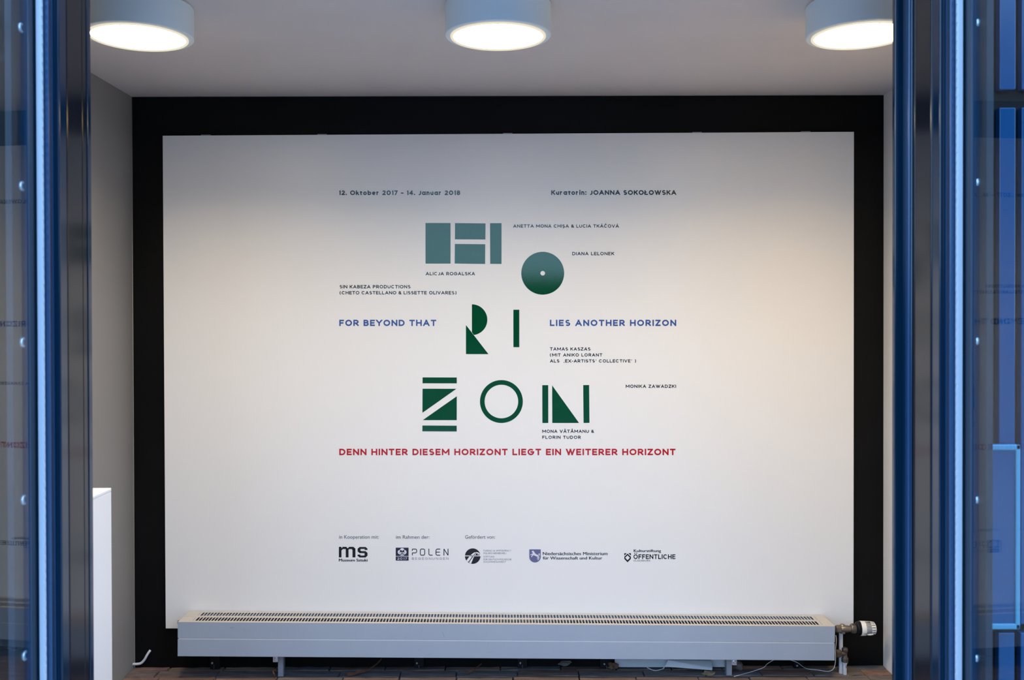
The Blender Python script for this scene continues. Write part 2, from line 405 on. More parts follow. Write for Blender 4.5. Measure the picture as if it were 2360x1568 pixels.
# ------------------------------------------------------------------ ceiling lamps
def lamp(cx, dx, col, st, label):
    Yl = 2.79; R = 0.1545
    t = thing('ceiling_lamp', label, 'lamp', (dx, Yl, ZC), group=None)
    b = NB(); H = 0.094
    lathe(b, [(0.0, -0.012), (R - 0.012, -0.012), (R - 0.012, 0.0)], 64, cap=False)
    link('mounting_plate', b, MT['dark'], t, smooth=True)
    b = NB()
    lathe(b, [(R - 0.006, -0.003), (R, -0.005), (R, -H + 0.002), (R - 0.002, -H), (R - 0.0157, -H), (R - 0.0157, -H + 0.012), (R - 0.0157, -0.02)], 96, cap=False)
    link('housing', b, MT['drum'], t, smooth=True)
    b = NB()
    lathe(b, [(R - 0.0156, -H + 0.008), (R - 0.0156, -H - 0.003), (R - 0.0180, -H - 0.005), (R - 0.0231, -H - 0.004), (R - 0.0231, -H + 0.008)], 96, cap=False)
    link('trim_ring', b, MT['ring'], t, smooth=True)
    b = NB(); n = 96; r = R - 0.0232
    vs = [b.verts.new((r * math.cos(2 * PI * i / n), r * math.sin(2 * PI * i / n), -H - 0.0005)) for i in range(n)]
    b.faces.new(vs[::-1])
    vt = [b.verts.new((r * math.cos(2 * PI * i / n), r * math.sin(2 * PI * i / n), -H + 0.004)) for i in range(n)]
    b.faces.new(vt)
    for i in range(n): b.faces.new((vs[i], vs[(i + 1) % n], vt[(i + 1) % n], vt[i]))
    link('diffuser', b, emit('lamp_glow', col, st * 0.3), t)
    ld = bpy.data.lights.new('lamp_light', 'AREA'); ld.shape = 'DISK'; ld.size = 2 * r * 0.98; ld.spread = math.radians(150)
    ld.color = col; ld.energy = st * math.pi * math.pi * r * r * 0.85
    lo = bpy.data.objects.new('lamp_light', ld); COL.objects.link(lo); lo.parent = t; lo.location = (0, 0, -H - 0.004); lo.visible_camera = False
    b = NB(); lathe(b, [(0.0015, -H - 0.009), (0.0025, -H - 0.004), (0.0025, -H + 0.002)], 8, Matrix.Translation((0, -R + 0.018, 0)))
    link('catch_pin', b, MT['ring'], t)
    return t
lamp(0, X_at(323, 2.79), (1.0, 0.83, 0.62), LAMP * 1.4, 'round drum ceiling lamp beside the left door frame')
lamp(0, X_at(1149.5, 2.79), (1.0, 0.84, 0.64), LAMP * 0.9, 'round drum ceiling lamp seen whole, the middle of three')
lamp(0, X_at(1984, 2.79), (1.0, 0.68, 0.30), LAMP * 1.3, 'round drum ceiling lamp cut off by the right door post')

# ------------------------------------------------------------------ exhibition board
YBD = 3.935
board = thing('exhibition_board', 'large white exhibition board with green letter shapes on black wall', 'sign', (0, YBD, 0))
def BP(px, py, off=0.0004):
    p = U(px, py, YBD - off); return Vector((p.x, -off, p.z))
b = NB(); q = [(375, 313), (1968, 304), (1967, 1452), (382, 1449)]
f = [b.verts.new(BP(*p, off=0)) for p in q]; k = [b.verts.new(BP(*p, off=0) + Vector((0, 0.008, 0))) for p in q]
b.faces.new(f); b.faces.new(k[::-1])
for i in range(4): b.faces.new((f[i], f[(i + 1) % 4], k[(i + 1) % 4], k[i]))
link('panel', b, MT['board'], board)
for px in (474, 742, 1170, 1607, 1857):
    py = 313 - 9 * (px - 375) / 1593
    p = BP(px, py)
    b = bx(p.x - 0.019, p.x + 0.019, -0.0015, 0.021, p.z - 0.0004, p.z + 0.0032, bev=0.0006)
    link('mounting_clip', b, MT['steel'], board)
for px in (560, 1786):
    for py in (500, 1200):
        p = BP(px, py); link('spacer_block', bx(p.x - 0.03, p.x + 0.03, 0.008, 0.0209, p.z - 0.03, p.z + 0.03), MT['dark'], board)

def poly(bm, pts, off=0.0006):
    if len(pts) > 2:
        bm.faces.new([bm.verts.new(BP(x, y, off)) for x, y in pts])
def ringpoly(bm, cx, cy, ro, ri, off=0.0006, n=72, a0=0, a1=2 * PI):
    for i in range(n):
        a, c = a0 + (a1 - a0) * i / n, a0 + (a1 - a0) * (i + 1) / n
        P = [(cx + ro * math.cos(a), cy + ro * math.sin(a)), (cx + ro * math.cos(c), cy + ro * math.sin(c))]
        if ri > 0: P += [(cx + ri * math.cos(c), cy + ri * math.sin(c)), (cx + ri * math.cos(a), cy + ri * math.sin(a))]
        else: P += [(cx, cy)]
        poly(bm, P, off)
def vinyl(name, m, polys, label=None, off=0.0006, parent=board):
    bm = NB()
    for p in polys: poly(bm, p, off)
    return flatten(name, bm, m, label, parent)
def flatten(name, bm, m, label=None, parent=board):
    bmesh.ops.remove_doubles(bm, verts=bm.verts[:], dist=1e-6)
    for f in bm.faces:
        f.normal_update()
        if f.normal.y > 0: f.normal_flip()
    me = bpy.data.meshes.new(name); bm.to_mesh(me); bm.free(); me.materials.append(m)
    o = bpy.data.objects.new(name, me); COL.objects.link(o); o.parent = parent
    if label: o['label'] = label
    return o
G = MT['green']
L_ = 'letter_shape'
vinyl(L_, G, [[(980.7, 514.2), (1038.3, 514.2), (1038.3, 607.8), (980.7, 607.8)]])
vinyl(L_, G, [[(1048.6, 514.4), (1119, 515.2), (1118.6, 552.2), (1048.4, 551.8)]])
vinyl(L_, G, [[(1048.3, 562.5), (1118.3, 563.2), (1117.9, 608.6), (1047.9, 607.6)]])
vinyl(L_, G, [[(1129.4, 514.6), (1155.8, 514.6), (1155.8, 608.6), (1129.8, 608.4)]])
bm = NB(); ringpoly(bm, 1250.8, 630, 49.4, 5.3); flatten(L_, bm, G)
bm = NB(); cx, cy, r = 1087.6, 737.2, 35.5
pts = [(cx + r * math.cos(-PI / 2 + PI * i / 40), cy + r * math.sin(-PI / 2 + PI * i / 40)) for i in range(39)]
poly(bm, pts + [(1092, 772), (1087.6, 766)]); flatten(L_, bm, G)
vinyl(L_, G, [[(1073.9, 749.4), (1125.7, 816.5), (1073.9, 816.5)]], off=0.00062)
vinyl(L_, G, [[(1183.2, 714.2), (1196.8, 714.2), (1196.8, 800.5), (1183.2, 800.5)]])
vinyl(L_, G, [[(973.9, 870.2), (1052.8, 870.4), (1052.8, 883.9), (973.9, 883.7)]])
vinyl(L_, G, [[(973.9, 896.3), (1051.8, 896.5), (973.5, 951.9)]])
vinyl(L_, G, [[(1052.8, 913.6), (1052.6, 968.7), (974.3, 968.7)]])
vinyl(L_, G, [[(973.5, 981.2), (1052.6, 981.6), (1052.6, 994.8), (973.3, 994.4)]])
bm = NB(); ringpoly(bm, 1155.6, 925.8, 49.4, 38.7); flatten(L_, bm, G)
vinyl(L_, G, [[(1249.8, 888.1), (1263.5, 888.1), (1263.6, 975.2), (1250, 975.2)]])
vinyl(L_, G, [[(1272.5, 888.6), (1334.5, 975.2), (1272.9, 975.2)]])
vinyl(L_, G, [[(1344.1, 888), (1357.7, 887.8), (1358.6, 975.1), (1345, 975.2)]])

# ---- geometric stroke lettering. v: normalised 0..1 box of centre lines. b both ends run on, s/e/n: not at start / end / at all
def arc(cx, cy, rx, ry, a0, a1, n=20): return ('arc', [(cx + rx * math.cos(math.radians(a0 + (a1 - a0) * i / n)), cy + ry * math.sin(math.radians(a0 + (a1 - a0) * i / n))) for i in range(n + 1)])
def l(*p, m='b'): return (m, list(p))
A_ = [l((0, 0), (.5, 1)), l((1, 0), (.5, 1)), l((.2, .3), (.8, .3), m='n')]
O_ = [arc(.5, .5, .5, .5, 0, 360, 40)]
U_ = [l((0, 1), (0, .4), m='s'), arc(.5, .4, .5, .4, 180, 360), l((1, .4), (1, 1), m='e')]
GL = {
 'A': (1.02, A_), 'B': (0.83, [l((0, 0), (0, 1)), l((0, 1), (.5, 1)), arc(.5, .765, .42, .235, 90, -90), l((0, .53), (.55, .53), m='n'), arc(.55, .265, .45, .265, 90, -90), l((.55, 0), (0, 0), m='e'), l((.5, 1), (.5, 1.0001), m='n')]),
 'C': (1.0, [arc(.52, .5, .52, .5, 42, 318, 36)]), 'D': (0.95, [l((0, 0), (0, 1)), l((0, 1), (.4, 1), m='e'), arc(.4, .5, .6, .5, 90, -90, 28), l((0, 0), (.4, 0), m='e')]),
 'E': (0.77, [l((0, 0), (0, 1)), l((0, 1), (1, 1)), l((0, .5), (.88, .5)), l((0, 0), (1, 0))]),
 'F': (0.75, [l((0, 0), (0, 1)), l((0, 1), (1, 1)), l((0, .48), (.86, .48))]),
 'G': (1.03, [arc(.5, .5, .5, .5, 42, 360, 40), l((1, .5), (.55, .5))]),
 'H': (0.92, [l((0, 0), (0, 1)), l((1, 0), (1, 1)), l((0, .5), (1, .5))]), 'I': (.0, [l((.5, 0), (.5, 1))]),
 'J': (0.62, [l((1, 1), (1, .32), m='s'), arc(.42, .32, .58, .32, 0, -130)]),
 'K': (0.86, [l((0, 0), (0, 1)), l((0, .36), (.95, 1), m='s'), l((.36, .62), (1, 0), m='s')]),
 'L': (0.73, [l((0, 0), (0, 1)), l((0, 0), (1, 0))]),
 'M': (1.18, [l((0, 0), (0, 1)), l((1, 0), (1, 1)), l((0, 1), (.5, .24), m='e'), l((1, 1), (.5, .24), m='e')]),
 'N': (0.94, [l((0, 0), (0, 1)), l((1, 0), (1, 1)), l((0, 1), (1, 0))]), 'O': (1.08, O_),
 'P': (0.8, [l((0, 0), (0, 1)), l((0, 1), (.5, 1), m='s'), arc(.52, .72, .48, .28, 90, -90), l((.52, .44), (0, .44), m='n')]),
 'R': (0.87, [l((0, 0), (0, 1)), l((0, 1), (.5, 1), m='s'), arc(.52, .72, .44, .28, 90, -90), l((.52, .44), (0, .44), m='n'), l((.42, .44), (1, 0), m='s')]),
 'S': (0.8, [arc(.5, .75, .44, .25, 35, 270, 22), arc(.5, .25, .5, .25, 90, -145, 22)]),
 'T': (0.86, [l((.5, 0), (.5, 1)), l((0, 1), (1, 1))]), 'U': (0.9, U_),
 'V': (0.98, [l((0, 1), (.5, 0)), l((1, 1), (.5, 0))]), 'W': (1.38, [l((0, 1), (.27, 0)), l((.5, 1), (.27, 0)), l((.5, 1), (.73, 0)), l((1, 1), (.73, 0))]),
 'X': (0.92, [l((0, 0), (1, 1)), l((0, 1), (1, 0))]), 'Y': (0.95, [l((0, 1), (.5, .45), m='e'), l((1, 1), (.5, .45), m='e'), l((.5, 0), (.5, .42))]),
 'Z': (0.83, [l((0, 1), (1, 1)), l((0, 0), (1, 0)), l((0, 0), (1, 1), m='n')]),
 '1': (0.38, [l((1, 0), (1, 1)), l((0, .82), (1, 1), m='n')]), '0': (0.92, O_),
 '2': (0.74, [arc(.5, .72, .47, .28, 165, -35), l((.9, .57), (0, 0), m='n'), l((0, 0), (1, 0))]),
 '4': (0.8, [l((.78, 0), (.78, 1)), l((.78, 1), (0, .28), m='n'), l((0, .28), (1, .28))]),
 '7': (0.72, [l((0, 1), (1, 1)), l((1, 1), (.3, 0))]),
 '8': (0.76, [arc(.5, .76, .42, .24, 0, 360, 28), arc(.5, .26, .5, .26, 0, 360, 28)]),
 '&': (0.86, [arc(.42, .77, .3, .23, -40, 220, 24), l((.19, .64), (1, 0), m='s'), l((.66, .62), (.33, .45), m='n'), arc(.38, .25, .38, .25, 100, 330, 24), l((.66, .1), (.95, .5), m='n')]),
 '.': (.0, [('dot', [(.5, .0)])]), ':': (.0, [('dot', [(.5, .0)]), ('dot', [(.5, .62)])]), ',': (.3, [('x', [(1, .04), (.1, -.2)])]),
 '‚': (.34, [('x', [(1, .06), (.1, -.16)])]), '’': (.34, [('x', [(1, 1.0), (.2, .72)])]),
 '-': (0.42, [l((0, .42), (1, .42))]), '–': (.56, [l((0, .4), (1, .4))]),
 '(': (.46, [('xa', arc(3, .45, 3, 1.0, 140, 220)[1])]), ')': (.46, [('xa', arc(-2, .45, 3, 1.0, 40, -40)[1])]),
 'k': (0.66, [l((0, 0), (0, 1)), l((0, .22), (.9, .7), m='n'), l((.4, .42), (1, 0), m='s')]),
 't': (.54, [l((.42, .12), (.42, .96), m='e'), arc(.82, .18, .4, .18, 180, 300), l((0, .66), (1, .66))]),
 'o': (0.78, [arc(.5, .35, .5, .35, 0, 360, 32)]),
 'b': (0.78, [l((0, 0), (0, 1)), arc(.5, .35, .5, .35, 0, 360, 32)]),
 'e': (0.76, [arc(.5, .35, .5, .35, 0, 315, 30), l((0, .36), (1, .36), m='n')]),
 'r': (.56, [l((0, 0), (0, .7)), arc(.95, .26, .95, .44, 170, 88)]),
 'a': (0.8, [l((1, 0), (1, .7)), arc(.5, .35, .5, .35, 0, 360, 32)]),
 'n': (0.66, [l((0, 0), (0, .7)), arc(.5, .36, .5, .34, 180, 0), l((1, .36), (1, 0), m='s')]),
 'u': (0.66, [l((1, 0), (1, .7)), arc(.5, .34, .5, .34, 180, 360), l((0, .34), (0, .7), m='e')]),
 'i': (.0, [l((.5, 0), (.5, .7)), ('dot', [(.5, 1.03)])]),
}
ACC = {'Á': ('A', 'acute'), 'Č': ('C', 'caron'), 'Ó': ('O', 'acute'), 'Ă': ('A', 'breve'), 'Ş': ('S', 'ced'), 'Ł': ('L', 'bar'), 'Ö': ('O', 'uml'), 'Ü': ('U', 'uml')}
def clip(poly_, lo, hi):
    for sgn, lim in ((1, lo), (-1, hi)):
        out = []
        for i in range(len(poly_)):
            a, c = poly_[i], poly_[(i + 1) % len(poly_)]
            da, dc = sgn * (a[1] - lim), sgn * (c[1] - lim)
            if da >= 0: out.append(a)
            if da * dc < 0:
                t = da / (da - dc); out.append((a[0] + (c[0] - a[0]) * t, a[1] + (c[1] - a[1]) * t))
        poly_ = out
        if len(poly_) < 3: return []
    return poly_
def glyph(ch, w, hs=1.0):
    """polygons (in cap-height units) and advance width"""
    base, acc = ACC.get(ch, (ch, None))
    W, st = GL[base]; W = max(W * hs, w); h = w / 2; out = []
    sx = lambda x: h + x * (W - 2 * h); sy = lambda y: h + y * (1 - 2 * h)
    def seg(a, c, ea, ec, cl=True):
        d = Vector((c[0] - a[0], c[1] - a[1])); L = d.length
        if L < 1e-6: return
        d /= L; nrm = Vector((-d.y, d.x)) * h
        a = (a[0] - d.x * ea, a[1] - d.y * ea); c = (c[0] + d.x * ec, c[1] + d.y * ec)
        q = [(a[0] + nrm.x, a[1] + nrm.y), (a[0] - nrm.x, a[1] - nrm.y), (c[0] - nrm.x, c[1] - nrm.y), (c[0] + nrm.x, c[1] + nrm.y)]
        if cl: q = clip(q, 0, 1)
        if cl and base in 'NMZKR' and len(q) > 2:
            q = [(x, y) for y, x in clip([(y, x) for x, y in q], 0, W)]
        if len(q) > 2: out.append(q)
    def ribbon(P):
        N = len(P)
        closed = (Vector(P[0]) - Vector(P[-1])).length < 1e-5
        offs = []
        for i in range(N):
            if closed: p0, p1 = P[(i - 1) % (N - 1)], P[(i + 1) % (N - 1)]
            else: p0, p1 = P[max(i - 1, 0)], P[min(i + 1, N - 1)]
            t = Vector((p1[0] - p0[0], p1[1] - p0[1])).normalized(); offs.append(Vector((-t.y, t.x)) * h)
        for i in range(N - 1):
            a, c = P[i], P[i + 1]; oa, oc = offs[i], offs[i + 1]
            out.append([(a[0] + oa.x, a[1] + oa.y), (a[0] - oa.x, a[1] - oa.y), (c[0] - oc.x, c[1] - oc.y), (c[0] + oc.x, c[1] + oc.y)])
    for kind, pts in st:
        P = [(sx(x), sy(y)) for x, y in pts]
        if kind in ('arc', 'xa'): ribbon(P)
        elif kind == 'dot':
            x, y = P[0]; r = w * .62
            out.append([(x + r * math.cos(2 * PI * i / 12), y + (r - h) + r * math.sin(2 * PI * i / 12)) for i in range(12)])
        elif kind == 'x': seg(P[0], P[1], 0, 0, False)
        else:
            diag = abs(P[0][0] - P[1][0]) > 1e-4 and abs(P[0][1] - P[1][1]) > 1e-4
            ext = 2.5 * h if diag else h
            if abs(pts[0][1] - pts[1][1]) < 1e-6 and abs(pts[0][0] - pts[1][0]) > 1e-6: ext = h
            seg(P[0], P[1], 0 if kind in 'sn' else ext, 0 if kind in 'en' else ext)
    m = W / 2; h0, h = h, h * .85
    if acc == 'acute': seg((m - .04, 1.10), (m + .12, 1.30), 0, 0, False)
    if acc == 'caron': seg((m - .17, 1.28), (m, 1.12), 0, 0, False); seg((m + .17, 1.28), (m, 1.12), 0, 0, False)
    if acc == 'breve': ribbon([(m + .17 * math.cos(math.radians(a)), 1.30 + .17 * math.sin(math.radians(a))) for a in range(190, 351, 20)])
    if acc == 'ced': seg((m, 0), (m - .02, -.14), 0, 0, False); seg((m - .02, -.12), (m - .14, -.24), 0, 0, False)
    if acc == 'bar': seg((-.12, .36), (.42, .66), 0, 0, False)
    if acc == 'uml':
        for dx in (-.2, .2): out.append([(m + dx + w * .6 * math.cos(2 * PI * i / 10), 1.22 + w * .6 * math.sin(2 * PI * i / 10)) for i in range(10)])
    return out, W
def lettering(txt, x0, x1, ytop, ybase, m, w=.18, hs=1.0, label=None, parent=board, off=0.0006, name='lettering'):
    cap = ybase - ytop; adv = []; gl = []
    for ch in txt:
        if ch == ' ': gl.append(None); adv.append(.34)
        else: g, W = glyph(ch, w, hs); gl.append(g); adv.append(W)
    tr = ((x1 - x0) / cap - sum(adv)) / max(len(txt) - 1, 1)
    bm = NB(); x = 0
    for g, W in zip(gl, adv):
        if g:
            for qi, q in enumerate(g): poly(bm, [(x0 + (x + px) * cap, ybase - py * cap) for px, py in q], off + (qi % 40) * 6e-6)
        x += W + tr
    return flatten(name, bm, m, label, parent)
_fc = [0]
def textline(txt, x0, x1, ytop, ybase, m, bold=0.0, ref='H', label=None, parent=board, off=0.0006):
    """lettering in Blender's own built-in face, fitted to the measured line"""
    def poly_of(t, offs):
        cu = bpy.data.curves.new('t', 'FONT'); cu.body = t; cu.size = 1; cu.offset = offs; cu.resolution_u = 3
        o = bpy.data.objects.new('t', cu); COL.objects.link(o)
        dg = bpy.context.evaluated_depsgraph_get(); me = bpy.data.meshes.new_from_object(o.evaluated_get(dg))
        bpy.data.objects.remove(o); bpy.data.curves.remove(cu); return me
    mh = poly_of(ref, 0); ch = max(v.co.y for v in mh.vertices); cl = min(v.co.y for v in mh.vertices); bpy.data.meshes.remove(mh)
    me = poly_of(txt, 0)
    if bold:
        b2 = NB()
        for k in (-1, 0, 1):
            n0 = len(b2.verts); b2.from_mesh(me); b2.verts.ensure_lookup_table()
            for v in b2.verts[n0:]: v.co.x += k * bold; v.co.z = (k + 1) * 1e-3
        b2.to_mesh(me); b2.free()
    a = min(v.co.x for v in me.vertices); c = max(v.co.x for v in me.vertices)
    kx = (x1 - x0) / (c - a); ky = (ybase - ytop) / (ch - cl)
    for v in me.vertices: v.co = BP(x0 + (v.co.x - a) * kx, ybase - (v.co.y - cl) * ky, off + v.co.z * 0.03)
    me.materials.clear(); me.materials.append(m); me.name = 'lettering'
    bm = NB(); bm.from_mesh(me)
    for f in bm.faces:
        f.normal_update(); f.material_index = 0
        if f.normal.y > 0: f.normal_flip()
    bm.to_mesh(me); bm.free()
    o = bpy.data.objects.new('lettering', me); COL.objects.link(o); o.parent = parent
    if label: o['label'] = label
    return o
K = MT['ink']
lettering('12. Oktober 2017 – 14. Januar 2018', 781, 1060.5, 439.2, 449.8, K, w=.23)
lettering('Kuratorin: JOANNA SOKOŁOWSKA', 1270.3, 1558.3, 438.6, 449.3, K, w=.23)
lettering('ANETTA MONA CHIŞA & LUCIA TKÁČOVÁ', 1182.7, 1426.3, 517.5, 524.9, K, w=.205)
lettering('DIANA LELONEK', 1319, 1415.6, 581, 588.6, K, w=.205)
lettering('ALICJA ROGALSKA', 981.2, 1094.6, 627.2, 634.8, K, w=.205)
lettering('SIN KABEZA PRODUCTIONS', 782.7, 946, 657.3, 664.9, K, w=.205)
lettering('(CHETO CASTELLANO & LISSETTE OLIVARES)', 782.7, 1052, 671.2, 678.8, K, w=.205)
lettering('FOR BEYOND THAT', 781.9, 1005.3, 737.3, 751.7, MT['blue'], w=.23, label='blue capital lettering')
lettering('LIES ANOTHER HORIZON', 1267.3, 1558.5, 737.3, 751.7, MT['blue'], w=.23, label='blue capital lettering')
lettering('TAMAS KASZAS', 1267.5, 1360.8, 801, 808.3, K, w=.205)
lettering('(MIT ANIKO LORANT', 1267.5, 1388, 814.8, 822, K, w=.205)
lettering('ALS  ‚EX-ARTISTS’ COLLECTIVE’ )', 1267.5, 1465.8, 828.6, 835.9, K, w=.205)
lettering('MONIKA ZAWADZKI', 1442.1, 1558, 887, 894.4, K, w=.205)
lettering('MONA VĂTĂMANU &', 1249.8, 1368.8, 990.8, 998, K, w=.205)
lettering('FLORIN TUDOR', 1249.8, 1338.5, 1004.6, 1011.8, K, w=.205)
lettering('DENN HINTER DIESEM HORIZONT LIEGT EIN WEITERER HORIZONT', 781.9, 1556.8, 1034.7, 1049.6, MT['red'], w=.23, label='red capital lettering')
T = MT['thin_ink']
textline('in Kooperation mit:', 781.6, 873.2, 1233.9, 1242, T, ref='K')
textline('im Rahmen der:', 912.5, 989.8, 1234.2, 1242.2, T, ref='R')
textline('Gefördert von:', 1071.9, 1141.3, 1234, 1242.2, T, ref='G')
# black monogram
def scaled(pts, x0, x1, y0, y1, sx0, sx1, sy0, sy1):
    return [(x0 + (x - sx0) * (x1 - x0) / (sx1 - sx0), y0 + (y - sy0) * (y1 - y0) / (sy1 - sy0)) for x, y in pts]
Z = lambda x, y: (760 + x / 7.867, 1220 + y / 7.867)
ms = [[(165, 322), (212, 322), (212, 513), (165, 513)], [(212, 350), (238, 322), (300, 322), (325, 350), (312, 375), (290, 362), (238, 362), (212, 385)],
      [(290, 362), (325, 350), (340, 375), (340, 513), (290, 513)], [(325, 350), (352, 322), (430, 322), (465, 355), (412, 380), (400, 362), (352, 362), (340, 375)],
      [(412, 362), (465, 355), (465, 513), (412, 513)],
      [(505, 355), (540, 325), (650, 325), (684, 355), (684, 378), (632, 378), (632, 360), (565, 360), (556, 368), (505, 372)], [(505, 365), (556, 365), (556, 390), (568, 400), (540, 435), (505, 405)],
      [(545, 400), (650, 400), (684, 432), (632, 440), (620, 436), (540, 435)], [(632, 436), (684, 432), (684, 482), (632, 470)],
      [(632, 470), (684, 482), (650, 515), (540, 515), (505, 485), (556, 478), (565, 480), (622, 480)], [(505, 462), (556, 462), (556, 480), (505, 487)]]
vinyl('logo', K, [[Z(*p) for p in q] for q in ms], 'black monogram logo')
textline('Muzeum Sztuki', 780.8, 847.2, 1288.4, 1294.7, K, bold=0.03, ref='M')
# navy square with pale flower
vinyl('logo', MT['navy_ink'], [[Z(1196, 337), Z(1429, 337), Z(1429, 487), Z(1196, 487)], [Z(1196, 497), Z(1429, 497), Z(1429, 571), Z(1196, 571)]], 'navy square emblem with flower')
bm = NB()
for (x, y, r) in ((1312, 385, 40), (1272, 418, 40), (1352, 418, 40)):
    c = Z(x, y); ringpoly(bm, c[0], c[1], r / 7.867, 0, 0.0009, 20)
poly(bm, [Z(*p) for p in ((1285, 440), (1340, 440), (1350, 480), (1275, 480))], 0.0009)
flatten('emblem_flower', bm, MT['white_ink'], 'pale flower')
bm = NB()
for (x, y, r) in ((1312, 400, 10), (1272, 420, 11), (1352, 420, 11)):
    c = Z(x, y); ringpoly(bm, c[0], c[1], (r + 5) / 7.867, r / 7.867, 0.0011, 14)
poly(bm, [Z(*p) for p in ((1304, 440), (1320, 440), (1345, 468), (1336, 474), (1312, 448), (1288, 474), (1279, 468))], 0.0011)
flatten('emblem_detail', bm, MT['navy_ink'])
lettering('2017', 915.8, 938, 1285.5, 1290.6, MT['white_ink'], w=.17, off=0.0009, hs=1.15, label='pale numerals')
PO = []
def ln(p, q, w=1.75):
    d = Vector((q[0] - p[0], q[1] - p[1])).normalized(); n = Vector((-d.y, d.x)) * w / 2
    PO.append([(p[0] + n.x, p[1] + n.y), (p[0] - n.x, p[1] - n.y), (q[0] - n.x, q[1] - n.y), (q[0] + n.x, q[1] + n.y)])
def pl(*pts):
    for a, c in zip(pts, pts[1:]): ln(Z(*a), Z(*c))
pl((1497, 478), (1497, 432), (1560, 432), (1575, 418), (1575, 378), (1562, 363), (1497, 363), (1497, 395))
pl((1640, 385), (1652, 363), (1708, 363), (1721, 378), (1721, 455), (1708, 473), (1655, 473), (1642, 455), (1642, 385))
pl((1797, 356), (1797, 455), (1812, 473), (1865, 473))
pl((2003, 363), (1940, 363), (1925, 385), (1925, 455), (1940, 473), (2003, 473)); pl((1925, 418), (1998, 418))
pl((2070, 480), (2070, 360), (2144, 476), (2144, 356))
vinyl('lettering', K, PO)
lettering('BEGEGNUNGEN', 949.4, 1033.9, 1285.1, 1290.7, MT['grey_ink'], w=.12, hs=1.0, label='grey thin lettering')
# round black logo with road
C_ = lambda x, y: (1050 + x / 7.867, 1220 + y / 7.867)
bm = NB(); ringpoly(bm, 1089.4, 1282.3, 17.8, 0, 0.0006, 60); flatten('logo', bm, K, 'round black logo with curving road')
vinyl('logo_road', MT['board'], [[C_(165, 479), C_(455, 479), C_(455, 493), C_(165, 493)],
    [C_(195, 572), C_(255, 490), C_(300, 450), C_(345, 420), C_(375, 418), C_(330, 465), C_(300, 500), C_(228, 600)],
    [C_(243, 606), C_(318, 500), C_(355, 452), C_(378, 432), C_(385, 436), C_(350, 475), C_(325, 520), C_(280, 628)],
    [C_(345, 420), C_(375, 416), C_(400, 420), C_(430, 435), C_(447, 465), C_(452, 485), C_(438, 480), C_(420, 450), C_(395, 434), C_(370, 430)],
    [C_(395, 430), C_(412, 450), C_(418, 470), C_(405, 470), C_(395, 445)]], 'white road', off=0.001)
for t, a, c, y0, y1 in (('FUNDACJA WSPÓŁPRACY', 1114.2, 1178.4, 1267.8, 1271.6), ('POLSKO-NIEMIECKIEJ', 1114.2, 1166.3, 1273.8, 1277.6), ('STIFTUNG', 1114.2, 1139.4, 1281.8, 1285.6), ('FÜR DEUTSCH-POLNISCHE', 1114.2, 1178.8, 1288, 1291.8), ('ZUSAMMENARBEIT', 1114.2, 1166, 1293.7, 1297.4)):
    lettering(t, a, c, y0, y1, MT['grey_ink'], w=.13, hs=.85, label='small grey lettering')
# shield with horse
sh = [C_(1336, 368), C_(1544, 368), C_(1544, 510)] + [C_(1440 + 104 * math.cos(math.radians(a)), 505 + 101 * math.sin(math.radians(a))) for a in range(5, 180, 10)] + [C_(1336, 510)]
vinyl('logo', MT['slate_ink'], [sh], 'slate violet shield with rearing horse')
horse = [[(1402, 388), (1412, 398), (1432, 420), (1440, 440), (1470, 462), (1500, 470), (1512, 490), (1505, 500), (1470, 498), (1430, 480), (1400, 470), (1392, 450), (1400, 425), (1382, 420), (1380, 408)],
         [(1400, 450), (1370, 452), (1352, 470), (1362, 476), (1376, 464), (1400, 470)], [(1400, 462), (1378, 480), (1370, 510), (1380, 512), (1390, 490), (1410, 478)],
         [(1490, 490), (1512, 485), (1520, 520), (1512, 545), (1495, 568), (1486, 562), (1502, 538), (1502, 515)], [(1478, 495), (1498, 500), (1494, 530), (1482, 550), (1476, 545), (1484, 525)],
         [(1500, 470), (1505, 445), (1522, 440), (1532, 460), (1520, 490), (1514, 480), (1518, 460), (1510, 458)]]
vinyl('emblem_horse', MT['white_ink'], [[C_(*p) for p in q] for q in horse], 'pale horse', off=0.0009)
textline('Niedersächsisches Ministerium', 1250.9, 1400.4, 1272.9, 1279.9, K, ref='N', bold=0.02)
textline('für Wissenschaft und Kultur', 1250.9, 1388.3, 1283.3, 1290.1, K, ref='W', bold=0.02)
textline('Kulturstiftung', 1460.4, 1523.7, 1266.9, 1273, K, ref='K', bold=0.022)
lettering('ÖFFENTLICHE', 1459.9, 1556.6, 1278.2, 1289, K, w=.19, hs=.86)
lettering('OLDENBURG', 1460.2, 1498.5, 1290.8, 1294.7, MT['thin_ink'], w=.15, hs=.85)
D_ = lambda x, y: (1300 + x / 7.867, 1220 + y / 7.867)
vinyl('logo', K, [[D_(*p) for p in q] for q in ([(1092, 437), (1137, 437), (1092, 482)], [(1165, 437), (1212, 437), (1212, 482)],
    [(1151, 445), (1212, 503), (1195, 520), (1151, 475)], [(1151, 445), (1151, 475), (1107, 520), (1092, 503)], [(1092, 500), (1107, 520), (1151, 565), (1151, 602), (1092, 540)], [(1212, 500), (1212, 540), (1151, 602), (1151, 565), (1195, 520)])], 'black shield logo with diamond')

